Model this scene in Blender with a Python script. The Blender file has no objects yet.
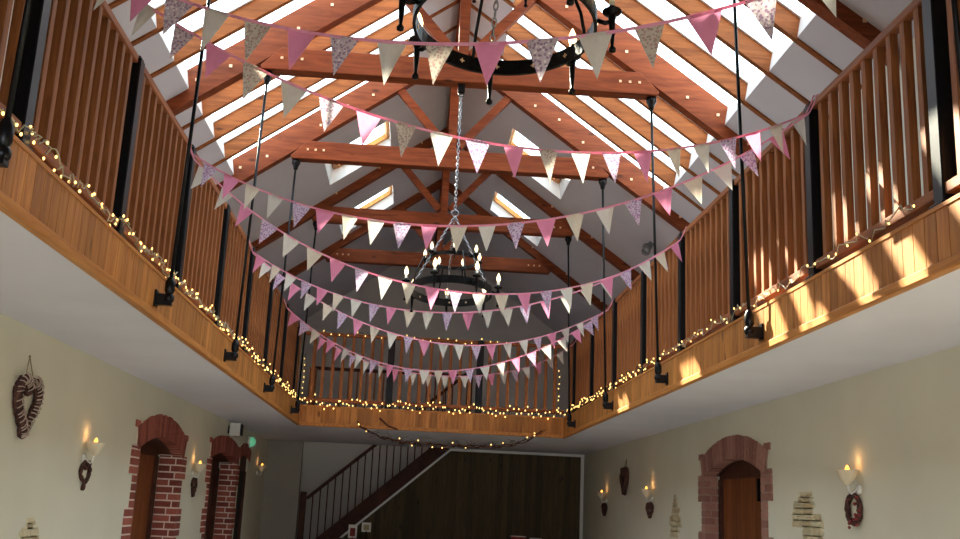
import bpy, bmesh, math, random
from mathutils import Vector, Matrix
random.seed(7)
scene = bpy.context.scene
COL = scene.collection
V = Vector
PI = math.pi

# ------------------------------------------------------------------ dimensions (metres)
XL, XR = -1.565, 2.09            # edges of the gallery void
WL, WR = -2.46, 3.01             # side walls
YB, YW, YG = 13.99, 17.87, 18.9  # back fascia, panelled wall, gable
ZS, ZF, ZRAIL = 2.604, 2.867, 3.87   # soffit, top of cladding, handrail
XM, ZA, MS = 0.25, 6.475, 0.722   # ridge line x, apex of rafter undersides, slope
TY = [3.42, 5.93, 8.235, 10.53, 12.99, 15.2]   # truss positions
ZC = 5.17                       # underside of the collars
def zr(x, dz=0.0): return ZA + dz - MS*abs(x-XM)

# ------------------------------------------------------------------ mesh builder
class MB:
    def __init__(s): s.v=[]; s.f=[]; s.r=[]; s.sm=[]
    def add(s, vs, fs, rnd=None, smooth=False):
        b=len(s.v); rnd=random.random() if rnd is None else rnd
        s.v += [tuple(v) for v in vs]
        for f in fs:
            s.f.append([b+i for i in f]); s.r.append(rnd); s.sm.append(smooth)
        return s
    def box(s, c, d, M=None, rnd=None):
        c=V(c); hx,hy,hz=d[0]/2,d[1]/2,d[2]/2
        vs=[V((x*hx,y*hy,z*hz)) for x in (-1,1) for y in (-1,1) for z in (-1,1)]
        if M is not None: vs=[M@v for v in vs]
        return s.add([c+v for v in vs],[(0,1,3,2),(4,6,7,5),(0,4,5,1),(2,3,7,6),(0,2,6,4),(1,5,7,3)],rnd)
    def lim(s, x0,x1,y0,y1,z0,z1,rnd=None):
        return s.box(((x0+x1)/2,(y0+y1)/2,(z0+z1)/2),(abs(x1-x0),abs(y1-y0),abs(z1-z0)),None,rnd)
    def beam(s, a, b, w, h, up=(0,0,1), rnd=None, off=0.0):
        # bar from a to b; w across, h along up; off moves it along its own up
        a=V(a); b=V(b); d=(b-a); L=d.length; d.normalize()
        side=d.cross(V(up)).normalized(); u=side.cross(d).normalized()
        M=Matrix((side,d,u)).transposed()
        return s.box((a+b)/2+u*off,(w,L,h),M,rnd)
    def tube(s, pts, r, n=8, cap=True, rnd=None):
        pts=[V(p) for p in pts]; rs=r if isinstance(r,(list,tuple)) else [r]*len(pts)
        vs=[]; N=None
        for i,p in enumerate(pts):
            t=(pts[min(i+1,len(pts)-1)]-pts[max(i-1,0)]).normalized()
            if N is None:
                N=t.orthogonal().normalized()
            N=(N-t*N.dot(t)).normalized(); B=t.cross(N)
            for k in range(n):
                a=2*PI*k/n; vs.append(p+(N*math.cos(a)+B*math.sin(a))*rs[i])
        fs=[(i*n+k,i*n+(k+1)%n,(i+1)*n+(k+1)%n,(i+1)*n+k) for i in range(len(pts)-1) for k in range(n)]
        if cap: fs+= [tuple(range(n))[::-1], tuple(range((len(pts)-1)*n,len(pts)*n))]
        return s.add(vs,fs,rnd,True)
    def lathe(s, c, prof, n=16, M=None, rnd=None):
        c=V(c); vs=[]
        for r,z in prof:
            for k in range(n):
                a=2*PI*k/n; p=V((r*math.cos(a),r*math.sin(a),z)); vs.append(c+(M@p if M is not None else p))
        fs=[(i*n+k,i*n+(k+1)%n,(i+1)*n+(k+1)%n,(i+1)*n+k) for i in range(len(prof)-1) for k in range(n)]
        return s.add(vs,fs,rnd,True)
    def ball(s, c, r, n=8, sq=(1,1,1), rnd=None):
        prof=[(max(1e-4,r*math.sin(PI*i/n)),-r*math.cos(PI*i/n)) for i in range(n+1)]
        M=Matrix.Diagonal(V(sq)); return s.lathe(c,prof,n+2,M,rnd)
    def torus(s, c, R, r, M=None, n=20, m=6, sx=1.0, rnd=None):
        c=V(c); vs=[]
        for i in range(n):
            a=2*PI*i/n
            for j in range(m):
                b=2*PI*j/m; p=V(((R+r*math.cos(b))*math.cos(a)*sx,(R+r*math.cos(b))*math.sin(a),r*math.sin(b)))
                vs.append(c+(M@p if M is not None else p))
        fs=[(i*m+j,((i+1)%n)*m+j,((i+1)%n)*m+(j+1)%m,i*m+(j+1)%m) for i in range(n) for j in range(m)]
        return s.add(vs,fs,rnd,True)
    def prism(s, poly, ax, t0, t1, rnd=None):
        # poly: 2-D points in the plane across axis ax, extruded from t0 to t1
        def P(p,t):
            if ax==0: return (t,p[0],p[1])
            if ax==1: return (p[0],t,p[1])
            return (p[0],p[1],t)
        n=len(poly); vs=[P(p,t0) for p in poly]+[P(p,t1) for p in poly]
        fs=[tuple(range(n)),tuple(range(2*n-1,n-1,-1))]+[(i,i+n,(i+1)%n+n,(i+1)%n) for i in range(n)]
        return s.add(vs,fs,rnd)
    def build(s, name, mat, parent=None, bevel=0.0, origin=None):
        me=bpy.data.meshes.new(name); 
        o_=V(origin) if origin else V((0,0,0))
        base=V((0,0,0))
        if parent is not None: base=wpos(parent)
        sh=o_ if origin else base
        me.from_pydata([tuple(V(v)-sh) for v in s.v],[],s.f); 
        at=me.attributes.new('rnd','FLOAT','FACE'); at.data.foreach_set('value',s.r)
        me.polygons.foreach_set('use_smooth',s.sm)
        me.materials.append(mat); me.update()
        bm=bmesh.new(); bm.from_mesh(me); bmesh.ops.recalc_face_normals(bm,faces=bm.faces); bm.to_mesh(me); bm.free()
        ob=bpy.data.objects.new(name,me); COL.objects.link(ob)
        if parent is not None: ob.parent=parent; ob.location=sh-base
        else: ob.location=sh
        if bevel>0:
            m=ob.modifiers.new('bevel','BEVEL'); m.width=bevel; m.segments=1; m.limit_method='ANGLE'
        return ob
def wpos(o):
    p=V(o.location)
    while o.parent: o=o.parent; p+=V(o.location)
    return p
def tag(o,label,cat,group=None,kind=None):
    o['label']=label; o['category']=cat
    if group: o['group']=group
    if kind: o['kind']=kind
    return o
def empty(name,loc,label,cat,group=None):
    o=bpy.data.objects.new(name,None); o.empty_display_size=.1; COL.objects.link(o); o.location=loc
    return tag(o,label,cat,group)
def struct(name,mb,mat,bevel=0,parent=None):
    o=mb.build(name,mat,parent,bevel)
    if parent is None: o['kind']='structure'
    return o
def copy_tree(o,parent=None):
    c=o.copy(); COL.objects.link(c)
    if parent is not None: c.parent=parent
    for ch in list(o.children): copy_tree(ch,c)
    return c

# ------------------------------------------------------------------ materials
def newmat(name):
    m=bpy.data.materials.new(name); m.use_nodes=True; nt=m.node_tree
    b=nt.nodes['Principled BSDF']; return m,nt,b
def N(nt,t,**k):
    n=nt.nodes.new(t)
    for a,v in k.items(): setattr(n,a,v)
    return n
def srgb(c):
    return tuple((x/255/12.92 if x/255<=.04045 else ((x/255+.055)/1.055)**2.4) for x in c)+(1,)
def ramp(nt,fac,stops):
    r=N(nt,'ShaderNodeValToRGB'); e=r.color_ramp.elements
    while len(e)<len(stops): e.new(.5)
    for i,(p,c) in enumerate(stops): e[i].position=p; e[i].color=srgb(c)
    nt.links.new(fac,r.inputs['Fac']); return r.outputs['Color']
def coords(nt,scale):
    tc=N(nt,'ShaderNodeTexCoord'); mp=N(nt,'ShaderNodeMapping'); mp.inputs['Scale'].default_value=scale
    nt.links.new(tc.outputs['Object'],mp.inputs['Vector']); return mp.outputs['Vector']
def noise(nt,vec,scale,detail=4,rough=.5,dist=0):
    n=N(nt,'ShaderNodeTexNoise'); n.inputs['Scale'].default_value=scale; n.inputs['Detail'].default_value=detail
    n.inputs['Roughness'].default_value=rough; n.inputs['Distortion'].default_value=dist
    nt.links.new(vec,n.inputs['Vector']); return n.outputs['Fac']
def mixc(nt,f,a,b,mode='MIX'):
    m=N(nt,'ShaderNodeMix',data_type='RGBA',blend_type=mode)
    for s,v in ((m.inputs[0],f),(m.inputs[6],a),(m.inputs[7],b)):
        if hasattr(v,'is_linked'): nt.links.new(v,s)
        else: s.default_value=v
    return m.outputs[2]
def bump(nt,b,h,strength=.2,dist=.01):
    n=N(nt,'ShaderNodeBump'); n.inputs['Strength'].default_value=strength; n.inputs['Distance'].default_value=dist
    nt.links.new(h,n.inputs['Height']); nt.links.new(n.outputs['Normal'],b.inputs['Normal'])
def wood(name,lo,hi,stretch=(18,1,18),rough=.45,knots=True,var=.35,offz=7.0):
    m,nt,b=newmat(name)
    at=N(nt,'ShaderNodeAttribute',attribute_name='rnd')
    tc=N(nt,'ShaderNodeTexCoord'); ad=N(nt,'ShaderNodeVectorMath',operation='ADD')
    sc=N(nt,'ShaderNodeVectorMath',operation='SCALE'); sc.inputs[0].default_value=(3.1,5.7,offz)
    nt.links.new(at.outputs['Fac'],sc.inputs['Scale'])
    nt.links.new(tc.outputs['Object'],ad.inputs[0]); nt.links.new(sc.outputs[0],ad.inputs[1])
    mp=N(nt,'ShaderNodeMapping'); mp.inputs['Scale'].default_value=stretch; nt.links.new(ad.outputs[0],mp.inputs['Vector'])
    f=noise(nt,mp.outputs['Vector'],1.6,6,.6,.8)
    c=ramp(nt,f,[(.3,lo),(.7,hi)])
    h=N(nt,'ShaderNodeHueSaturation'); mr=N(nt,'ShaderNodeMapRange'); mr.inputs['To Min'].default_value=1-var; mr.inputs['To Max'].default_value=1+var*.6
    nt.links.new(at.outputs['Fac'],mr.inputs['Value']); nt.links.new(mr.outputs['Result'],h.inputs['Value']); nt.links.new(c,h.inputs['Color']); c=h.outputs['Color']
    if knots:
        mp2=N(nt,'ShaderNodeMapping'); mp2.inputs['Scale'].default_value=tuple(4 if x>5 else 1.6 for x in stretch); nt.links.new(ad.outputs[0],mp2.inputs['Vector'])
        vo=N(nt,'ShaderNodeTexVoronoi'); vo.inputs['Scale'].default_value=1.5; nt.links.new(mp2.outputs['Vector'],vo.inputs['Vector'])
        kr=N(nt,'ShaderNodeMapRange'); kr.inputs['From Min'].default_value=.05; kr.inputs['From Max'].default_value=.14; kr.inputs['To Min'].default_value=.75; kr.inputs['To Max'].default_value=0
        nt.links.new(vo.outputs['Distance'],kr.inputs['Value'])
        c=mixc(nt,kr.outputs['Result'],c,srgb(tuple(x*.45 for x in lo)))
    nt.links.new(c,b.inputs['Base Color']); b.inputs['Roughness'].default_value=rough+.1; b.inputs['Specular IOR Level'].default_value=.22
    bump(nt,b,f,.15,.004)
    return m
def plain(name,c,rough=.6,metal=0,var=6,scale=30,spec=.5,bmp=0):
    m,nt,b=newmat(name); v=coords(nt,(1,1,1)); f=noise(nt,v,scale,4)
    col=ramp(nt,f,[(.3,tuple(max(0,x-var) for x in c)),(.7,tuple(min(255,x+var) for x in c))])
    nt.links.new(col,b.inputs['Base Color']); b.inputs['Roughness'].default_value=rough; b.inputs['Metallic'].default_value=metal
    b.inputs['Specular IOR Level'].default_value=spec
    if bmp: bump(nt,b,f,bmp,.01)
    return m
def emis(name,c,s):
    m,nt,b=newmat(name); b.inputs['Base Color'].default_value=srgb(c); b.inputs['Emission Color'].default_value=srgb(c); b.inputs['Emission Strength'].default_value=s
    return m
def fabric(name,c,pattern=None,trans=.45,rough=.8):
    m,nt,b=newmat(name); v=coords(nt,(1,1,1))
    f=noise(nt,v,60,3); col=ramp(nt,f,[(.3,tuple(max(0,x-8) for x in c)),(.7,c)])
    if pattern:
        for i,(pc,sc,lo) in enumerate(pattern):
            vo=N(nt,'ShaderNodeTexVoronoi'); vo.inputs['Scale'].default_value=sc; nt.links.new(v,vo.inputs['Vector'])
            mr=N(nt,'ShaderNodeMapRange'); mr.inputs['From Min'].default_value=lo; mr.inputs['From Max'].default_value=lo+.12; mr.inputs['To Min'].default_value=1; mr.inputs['To Max'].default_value=0
            nt.links.new(vo.outputs['Distance'],mr.inputs['Value']); col=mixc(nt,mr.outputs['Result'],col,srgb(pc))
    nt.links.new(col,b.inputs['Base Color']); b.inputs['Roughness'].default_value=rough
    tr=N(nt,'ShaderNodeBsdfTranslucent'); nt.links.new(col,tr.inputs['Color'])
    mx=N(nt,'ShaderNodeMixShader'); mx.inputs[0].default_value=trans
    nt.links.new(b.outputs[0],mx.inputs[1]); nt.links.new(tr.outputs[0],mx.inputs[2])
    nt.links.new(mx.outputs[0],nt.nodes['Material Output'].inputs['Surface'])
    return m
def glassmat(name,tint=(.93,.98,1.0),gl=.05):
    m,nt,b=newmat(name); nt.nodes.remove(b)
    t=N(nt,'ShaderNodeBsdfTransparent'); t.inputs['Color'].default_value=tint+(1,)
    g=N(nt,'ShaderNodeBsdfGlossy'); g.inputs['Roughness'].default_value=.05
    mx=N(nt,'ShaderNodeMixShader'); mx.inputs[0].default_value=gl
    nt.links.new(t.outputs[0],mx.inputs[1]); nt.links.new(g.outputs[0],mx.inputs[2]); nt.links.new(mx.outputs[0],nt.nodes['Material Output'].inputs['Surface'])
    return m
def brickmat(name,a,b_):
    m,nt,b=newmat(name); at=N(nt,'ShaderNodeAttribute',attribute_name='rnd'); v=coords(nt,(1,1,1))
    f=noise(nt,v,25,5,.7); ad=N(nt,'ShaderNodeMath',operation='ADD'); mu=N(nt,'ShaderNodeMath',operation='MULTIPLY'); mu.inputs[1].default_value=.5
    nt.links.new(f,mu.inputs[0]); nt.links.new(mu.outputs[0],ad.inputs[0])
    mu2=N(nt,'ShaderNodeMath',operation='MULTIPLY'); mu2.inputs[1].default_value=.5; nt.links.new(at.outputs['Fac'],mu2.inputs[0]); nt.links.new(mu2.outputs[0],ad.inputs[1])
    nt.links.new(ramp(nt,ad.outputs[0],[(.2,a),(.8,b_)]),b.inputs['Base Color']); b.inputs['Roughness'].default_value=.9; bump(nt,b,f,.5,.01)
    return m
def pinewall(name,lo,hi,pitch,axis):
    # tongue-and-groove lining: boards across the given axis
    m=wood(name,lo,hi,(14,14,1.2),.6,True,.3)
    return m

M_={}
M_['beam']=wood('Stained beam',(100,44,20),(146,74,38),(1.5,14,14),.5,True,.14)
M_['rafter']=wood('Oiled rafter',(116,62,26),(166,98,48),(1.5,14,14),.5,True,.2)
M_['clad']=wood('Pine cladding',(160,98,48),(206,142,76),(16,16,1.5),.35,True,.28)
M_['bal']=wood('Baluster pine',(116,66,34),(176,112,64),(20,20,1.5),.45,True,.22)
M_['rail']=wood('Handrail timber',(120,66,38),(176,108,64),(18,1.2,18),.4,False,.1)
M_['railx']=wood('Cross rail timber',(120,66,38),(176,108,64),(1.2,18,18),.4,False,.1)
M_['mould']=wood('Pine moulding',(176,110,52),(214,148,80),(18,1.2,18),.35,False,.1)
M_['door']=wood('Door timber',(104,56,30),(146,84,46),(16,16,1.2),.45,True,.25)
M_['darkwood']=wood('Stair timber',(60,32,24),(90,52,38),(3,14,3),.5,False,.15)
M_['panel']=wood('Dark pine lining',(72,62,44),(98,84,60),(14,14,1.2),.6,True,.3)
M_['plaster']=plain('Ceiling plaster',(206,200,203),.9,0,3,2)
M_['reveal']=plain('White reveal paint',(238,240,240),.7,0,3,4)
M_['cream']=plain('Cream wall paint',(218,214,196),.9,0,4,1.5)
M_['soffit']=plain('Soffit paint',(226,226,240),.9,0,3,1.5)
M_['greywall']=plain('Gable wall paint',(206,202,196),.9,0,4,1.5)
M_['floor']=wood('Floor boards',(186,176,160),(206,198,184),(14,1.2,14),.3,True,.2)
M_['black']=plain('Black powder coated steel',(20,22,26),.35,.6,3,40)
M_['iron']=plain('Forged iron',(26,25,26),.42,.8,6,60,bmp=.2)
M_['white']=plain('White gloss paint',(225,225,222),.4,0,3,20)
M_['washer']=plain('Pale washers',(238,200,160),.5,.2,5,60)
M_['chain']=plain('Steel chain',(150,150,155),.3,.9,10,60)
M_['ribbon']=fabric('Pink ribbon',(248,176,204),None,.25,.8)
M_['P']=fabric('Pink satin',(236,150,186),None,.4,.5)
M_['W']=fabric('White cotton',(228,226,218),None,.28)
M_['C']=fabric('Cream cotton',(228,218,200),None,.34)
M_['B']=fabric('Linen cotton',(214,210,202),None,.4)
M_['L']=fabric('Lilac floral cotton',(216,200,222),[((172,126,176),85,.34),((140,126,170),55,.2)],.3)
M_['G']=fabric('Grey floral cotton',(206,192,200),[((150,124,150),85,.38),((232,222,224),60,.22)],.4)
M_['F']=fabric('Sprigged linen',(206,196,182),[((166,146,136),90,.34),((194,150,150),60,.2)],.4)
M_['glass']=glassmat('Roof glass')
M_['candle']=plain('Candle tube',(236,230,214),.5,0,3,30)
M_['bulb']=emis('Candle bulb glow',(255,220,165),4.5)
M_['fairy']=emis('Fairy light glow',(255,206,120),3.6)
M_['flame']=emis('Wall light flame',(255,160,60),5.0)
M_['shade']=fabric('Opal glass shade',(236,232,214),None,.3,.4)
M_['wire']=plain('Clear fairy light cable',(190,180,150),.4,0,8,40)
M_['darkwire']=plain('Green fairy light cable',(60,58,44),.5,0,8,40)
M_['brick']=brickmat('Old red brick',(112,50,42),(176,98,82))
M_['brickp']=brickmat('Weathered pink brick',(128,84,74),(178,130,116))
M_['mortar']=plain('Lime mortar',(232,214,202),.95,0,10,40)
M_['mortarp']=plain('Buff mortar',(160,128,114),.95,0,10,40)
M_['wicker']=wood('Woven willow',(52,32,30),(112,78,70),(30,30,30),.8,False,.5)
M_['wickerl']=wood('Pale willow strips',(150,130,120),(196,178,166),(30,30,30),.8,False,.3)
M_['twine']=plain('Jute twine',(150,130,96),.9,0,8,60)
M_['stone']=brickmat('Exposed sandstone',(168,148,110),(212,200,168))
M_['heartred']=plain('Dried berries',(130,40,40),.7,0,12,60)
M_['metalgrey']=plain('Spotlight grey',(120,120,120),.4,.3,4,30)
M_['green']=emis('Green lamp',(120,220,170),.35)
M_['card']=plain('White card',(236,234,230),.6,0,3,30)
M_['redpaint']=plain('Red glaze',(150,30,24),.4,0,8,30)
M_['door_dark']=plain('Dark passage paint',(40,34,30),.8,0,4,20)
# ================================================================== ROOM SHELL
def wall_side(name, x0, x1, notches, mat):
    # outline in (y,z); door openings are notches in the foot of the wall
    poly=[(-3.5,0)]
    for y0,y1,zs,zc in notches:
        poly.append((y0,0)); ym=(y0+y1)/2; w=(y1-y0)/2; h=zc-zs
        R=(w*w+h*h)/(2*h); cz=zc-R; a=math.asin(w/R)
        for k in range(13):
            t=-a+2*a*k/12; poly.append((ym+R*math.sin(t),cz+R*math.cos(t)))
        poly.append((y1,0))
    poly+=[(YG,0),(YG,4.85),(-3.5,4.85)]
    mb=MB(); mb.prism(poly,0,x0,x1)
    return struct(name,mb,mat)
DL=[(9.55,11.3,2.03,2.17),(13.0,14.9,2.1,2.2),(15.2,15.9,2.2,2.25)]
DR=[(8.72,10.42,2.04,2.18)]
wall_side('wall_left',WL,WL-.4,DL,M_['cream'])
wall_side('wall_right',WR,WR+.4,DR,M_['cream'])
struct('floor',MB().lim(WL-.4,WR+.4,-3.5,YG,-.1,0),M_['floor'])
# gable ends
gb=MB(); gp=[(WL-.4,0),(WR+.4,0),(WR+.4,4.7),(XM,6.9),(WL-.4,4.7)]
gb.prism(gp,1,YG,YG+.2); struct('wall_far',gb,M_['greywall'])
gb=MB(); gb.prism(gp,1,-3.7,-3.5); struct('wall_near',gb,M_['cream'])
# gallery soffits: left, right, far, near
struct('ceiling',MB().lim(WL,XL,.9,YB,ZS,ZF-.03),M_['soffit'])
struct('ceiling',MB().lim(XR,WR,.9,YB,ZS,ZF-.03),M_['soffit'])
struct('ceiling',MB().lim(WL,WR,YB,YW,ZS,ZF-.03),M_['soffit'])
struct('ceiling',MB().lim(WL,WR,-3.5,.9,ZS,ZF-.03),M_['soffit'])
# landing strip beside the stair flight
struct('ceiling',MB().lim(.95,WR,YW,YG,ZS,ZF-.03),M_['soffit'])
# far wall: boarded panel under the stair, plaster return at the left
sl=.87
def stair_z(x): return 1.01+sl*(x+1.16)          # underside line of the stair string
pb=MB(); x=-2.2+.0
bw=.098
xx=-2.32
while xx<WR-.06:
    x1=min(xx+bw-.006,WR-.06); 
    zt0=min(stair_z(xx)-.03,ZS-.04); zt1=min(stair_z(x1)-.03,ZS-.04)
    if zt1>.05:
        pb.prism([(xx,0),(x1,0),(x1,max(zt1,.02)),(xx,max(zt0,.01))],1,YW,YW+.03)
    xx+=bw
pb.lim(-1.0,WR,YW+.03,YW+.05,0,1.0,.3)
pb.prism([(-2.3,0),(WR,0),(WR,ZS-.01),(.65,ZS-.01)],1,YW+.03,YW+.06,.1)
struct('wall_back',pb,M_['panel'])
struct('wall_back',MB().lim(WL,-1.86,YW,YW+.12,0,ZS),plain('Shaded return paint',(160,156,148),.9,0,3,2))  # left return in one even paint, greyer than the side walls
tb=MB(); tb.prism([(-2.3,stair_z(-2.3)-.05),(.68,stair_z(.68)-.05),(.68,stair_z(.68)-.005),(-2.3,stair_z(-2.3)-.005)],1,YW-.03,YW+.04)
tb.lim(.66,WR,YW-.02,YW+.03,ZS-.045,ZS-.001); tb.lim(WR-.06,WR-.005,YW-.02,YW+.03,0,ZS-.045)
struct('trim_1',tb,M_['white'])

# cladding of the void edge: individual boards, bottom moulding, capping ledge
def fascia_side(name,x,sx):
    mb=MB(); y=.9
    while y<YB:
        y1=min(y+.098,YB); mb.lim(x,x-sx*.028,y,y1-.005,ZS+.03,ZF-.012); y+=.098
    mb.lim(x-sx*.002,x-sx*.016,.9,YB,ZS,ZF-.02,.4)
    return struct(name,mb,M_['clad'])
# sx = +1 on the left edge (void lies to +x): boards stand on the void face
fascia_side('trim_2',XL,-1); fascia_side('trim_3',XR,1)
mb=MB(); x=XL+.03
while x<XR-.03:
    x1=min(x+.098,XR-.03); mb.lim(x,x1-.005,YB-.028,YB,ZS+.03,ZF-.012); x+=.098
mb.lim(XL,XR,YB-.016,YB,ZS,ZF-.02,.4)
struct('trim_4',mb,M_['clad'])
mo=MB(); mo.lim(XL,XL+.045,.9,YB-.045,ZS-.012,ZS+.035); mo.lim(XR,XR-.045,.9,YB-.045,ZS-.012,ZS+.035); mo.lim(XL,XR,YB-.045,YB,ZS-.012,ZS+.035)
struct('trim_5',mo,M_['mould'],.006)
le=MB(); le.lim(XL-.12,XL+.034,.9,YB-.034,ZF-.012,ZF+.006); le.lim(XR+.12,XR-.034,.9,YB-.034,ZF-.012,ZF+.006); le.lim(XL-.12,XR+.12,YB-.034,YB+.12,ZF-.012,ZF+.006)
struct('trim_6',le,M_['mould'])

# ------------------------------------------------------------------ roof slopes
def rp(side,u,y,dz): return (XM+side*u,y,ZA+dz-MS*u)
UE=2.95; DP=.13; DG=.315
GLU=(.47,2.30); VEL=[(11.49,12.51),(14.02,14.95)]; VU=(.74,1.48)
holes=[(GLU[0],GLU[1],TY[1]+.05,TY[2]-.05),(GLU[0],GLU[1],TY[2]+.05,TY[3]-.05)]+[(VU[0],VU[1],a,b) for a,b in VEL]
for side in (-1,1):
    us=sorted({0,UE,*[h[0] for h in holes],*[h[1] for h in holes]}); ys=sorted({-3.5,YG,*[h[2] for h in holes],*[h[3] for h in holes]})
    mb=MB()
    for i in range(len(us)-1):
        for j in range(len(ys)-1):
            uc=(us[i]+us[i+1])/2; yc=(ys[j]+ys[j+1])/2
            if any(h[0]<uc<h[1] and h[2]<yc<h[3] for h in holes): continue
            q=[rp(side,us[i],ys[j],DP),rp(side,us[i+1],ys[j],DP),rp(side,us[i+1],ys[j+1],DP),rp(side,us[i],ys[j+1],DP)]
            mb.add(q,[(0,1,2,3)],.5)
    struct('ceiling',mb,M_['plaster'])
    # white reveals at head and foot of the glazing
    rv=MB()
    for h in holes[:2]:
        for u,du in ((h[0],.0),(h[1],.03)):
            rv.add([rp(side,u,h[2],DP-.001),rp(side,u,h[3],DP-.001),rp(side,u+du,h[3],DG+.01),rp(side,u+du,h[2],DG+.01)],[(0,1,2,3)],.5)
    struct('trim_7' if side<0 else 'trim_8',rv,M_['reveal'])
wn=0
rafters={}
sname={-1:'left',1:'right'}
ordn=['first','second','third','fourth']
for side in (-1,1):
    for b in (1,2):
        y0,y1=TY[b],TY[b+1]; st=(y1-y0)/4
        bayn='near' if b==1 else 'far'
        for k in range(1,4):
            y=y0+st*k
            mb=MB(); a=V(rp(side,.0,y,.155)); e=V(rp(side,UE-.25,y,.155)); hgt=.145*math.cos(math.atan(MS))
            mb.add([rp(side,.01,y-.025,.112),rp(side,UE-.18,y-.025,.112),rp(side,UE-.18,y-.025,.31),rp(side,.01,y-.025,.31),
                    rp(side,.01,y+.025,.112),rp(side,UE-.18,y+.025,.112),rp(side,UE-.18,y+.025,.31),rp(side,.01,y+.025,.31)],
                   [(0,1,2,3),(7,6,5,4),(0,4,5,1),(1,5,6,2),(2,6,7,3),(3,7,4,0)])
            o=mb.build('common_rafter',M_['rafter'])
            tag(o,'slim pine rafter on the %s slope, %s of three in the %s glazed bay'%(sname[side],ordn[k-1],bayn),'rafter','slim rafters between the roof glazing strips')
        for k in range(4):
            wn+=1
            mb=MB(); ya=y0+st*k+.026; yb=y0+st*(k+1)-.026
            mb.add([rp(side,GLU[0]-.03,ya,DG),rp(side,GLU[1]+.05,ya,DG),rp(side,GLU[1]+.05,yb,DG),rp(side,GLU[0]-.03,yb,DG)],[(0,1,2,3)])
            w=struct('window_%d'%wn,mb,M_['glass'])
            w['label']='glass strip %s of four in the %s bay of the %s roof slope'%(ordn[k],bayn,sname[side])
            fr=MB()
            for ys_ in (ya+.012,yb-.012):
                a=V(rp(side,GLU[0],ys_,DG-.012)); e=V(rp(side,GLU[1]+.03,ys_,DG-.012)); fr.beam(a,e,.022,.018)
            fr.build('window_frame',M_['white'],w)
for side in (-1,1):
    for i,(a,b) in enumerate(VEL):
        wn+=1
        mb=MB(); u0,u1=VU; T=DP+.25
        c0=[rp(side,u0,a,DP-.002),rp(side,u1,a,DP-.002),rp(side,u1,b,DP-.002),rp(side,u0,b,DP-.002)]
        c1=[rp(side,u0+.03,a+.03,T),rp(side,u1-.03,a+.03,T),rp(side,u1-.03,b-.03,T),rp(side,u0+.03,b-.03,T)]
        mb.add(c0+c1,[(0,1,5,4),(1,2,6,5),(2,3,7,6),(3,0,4,7)],.5)
        w=struct('window_%d'%wn,mb,M_['reveal'])
        w['label']='%s roof window of the %s slope, deep white reveal, pine sash'%(('nearer','farther')[i],sname[side])
        fr=MB(); 
        def P(u,y,d): return V(rp(side,u,y,d))
        f0,f1,g0,g1=u0+.05,u1-.05,a+.05,b-.05; d=T-.05
        for p,q in ((P(f0,g0,d),P(f1,g0,d)),(P(f1,g0,d),P(f1,g1,d)),(P(f1,g1,d),P(f0,g1,d)),(P(f0,g1,d),P(f0,g0,d))): fr.beam(p,q,.07,.06,up=V((side*MS,0,1)))
        fr.build('window_frame',M_['mould'],w)
        gl=MB(); gl.add([P(f0,g0,d+.01),P(f1,g0,d+.01),P(f1,g1,d+.01),P(f0,g1,d+.01)],[(0,1,2,3)]); gl.build('glass',M_['glass'],w)

# ------------------------------------------------------------------ trusses
tn=['nearest, above the near iron chandelier','second from the camera, where the glazing starts','third from the camera, carrying the far chandelier','fourth from the camera, where the glazing ends','fifth from the camera, between the two pairs of roof windows','farthest, beyond the roof windows']
CL=[(-1.455,1.955)]*6
for i,y in enumerate(TY):
    t=empty('roof_truss',(XM,y,ZC),'red-brown timber roof truss, '+tn[i],'roof truss','timber roof trusses')
    B=M_['beam']; T=.11
    # rafters, raking down both sides
    for s in (-1,1):
        mb=MB(); u1=2.72
        top=.32
        ps=[rp(s,0,y,0),rp(s,u1,y,0),rp(s,u1,y,top),rp(s,0,y,top)]
        mb.add([(p[0],y-T/2,p[2]) for p in ps]+[(p[0],y+T/2,p[2]) for p in ps],[(0,1,2,3),(7,6,5,4),(0,4,5,1),(1,5,6,2),(2,6,7,3),(3,7,4,0)])
        mb.build('rafter',B,t,0)
    x0,x1=CL[i]; zt=ZC+.205
    mb=MB(); 
    # collar with raked ends following the rafter tops
    xl=XM-(ZA+.02-zt)/MS; xr=XM+(ZA+.02-zt)/MS
    mb.prism([(x0,ZC),(x1,ZC),(x1+.02,ZC+.03),(xr,zt),(xl,zt),(x0-.02,ZC+.03)],1,y-T/2-.012,y+T/2+.012)
    mb.build('collar_beam',B,t,.006)
    MB().lim(XM-.045,XM+.045,y-.045,y+.045,zt-.01,ZA+.05).build('king_post',B,t)
    for s in (-1,1):
        mb=MB(); mb.beam((XM+s*.07,y,zt+.06),(XM+s*.64,y,zr(XM+.64)+.08),.07,.085,up=(0,0,1)); mb.build('strut',B,t)
    yf=y-T/2-.012
    for s in (-1,1):
        ends=x1 if s>0 else x0
        mb=[]
        for k in range(3): mb.append(MB().box((ends-s*(.16+.085*k),yf-.004,ZC+.105),(.022,.01,.022)))
        for k in range(9):
            u=.35+.27*k
            if 1.45<u<1.85: continue
            p=rp(s,u,0,.12+.05*(k%2)); mb.append(MB().box((p[0],y-T/2-.004,p[2]),(.025,.01,.025)))
        for q in mb: q.build('washer',M_['washer'],t)
MB_=MB().beam((XM,-3.5,ZA+.12),(XM,YG,ZA+.12),.06,.2)
struct('trim_9',MB_,M_['beam'])

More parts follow.
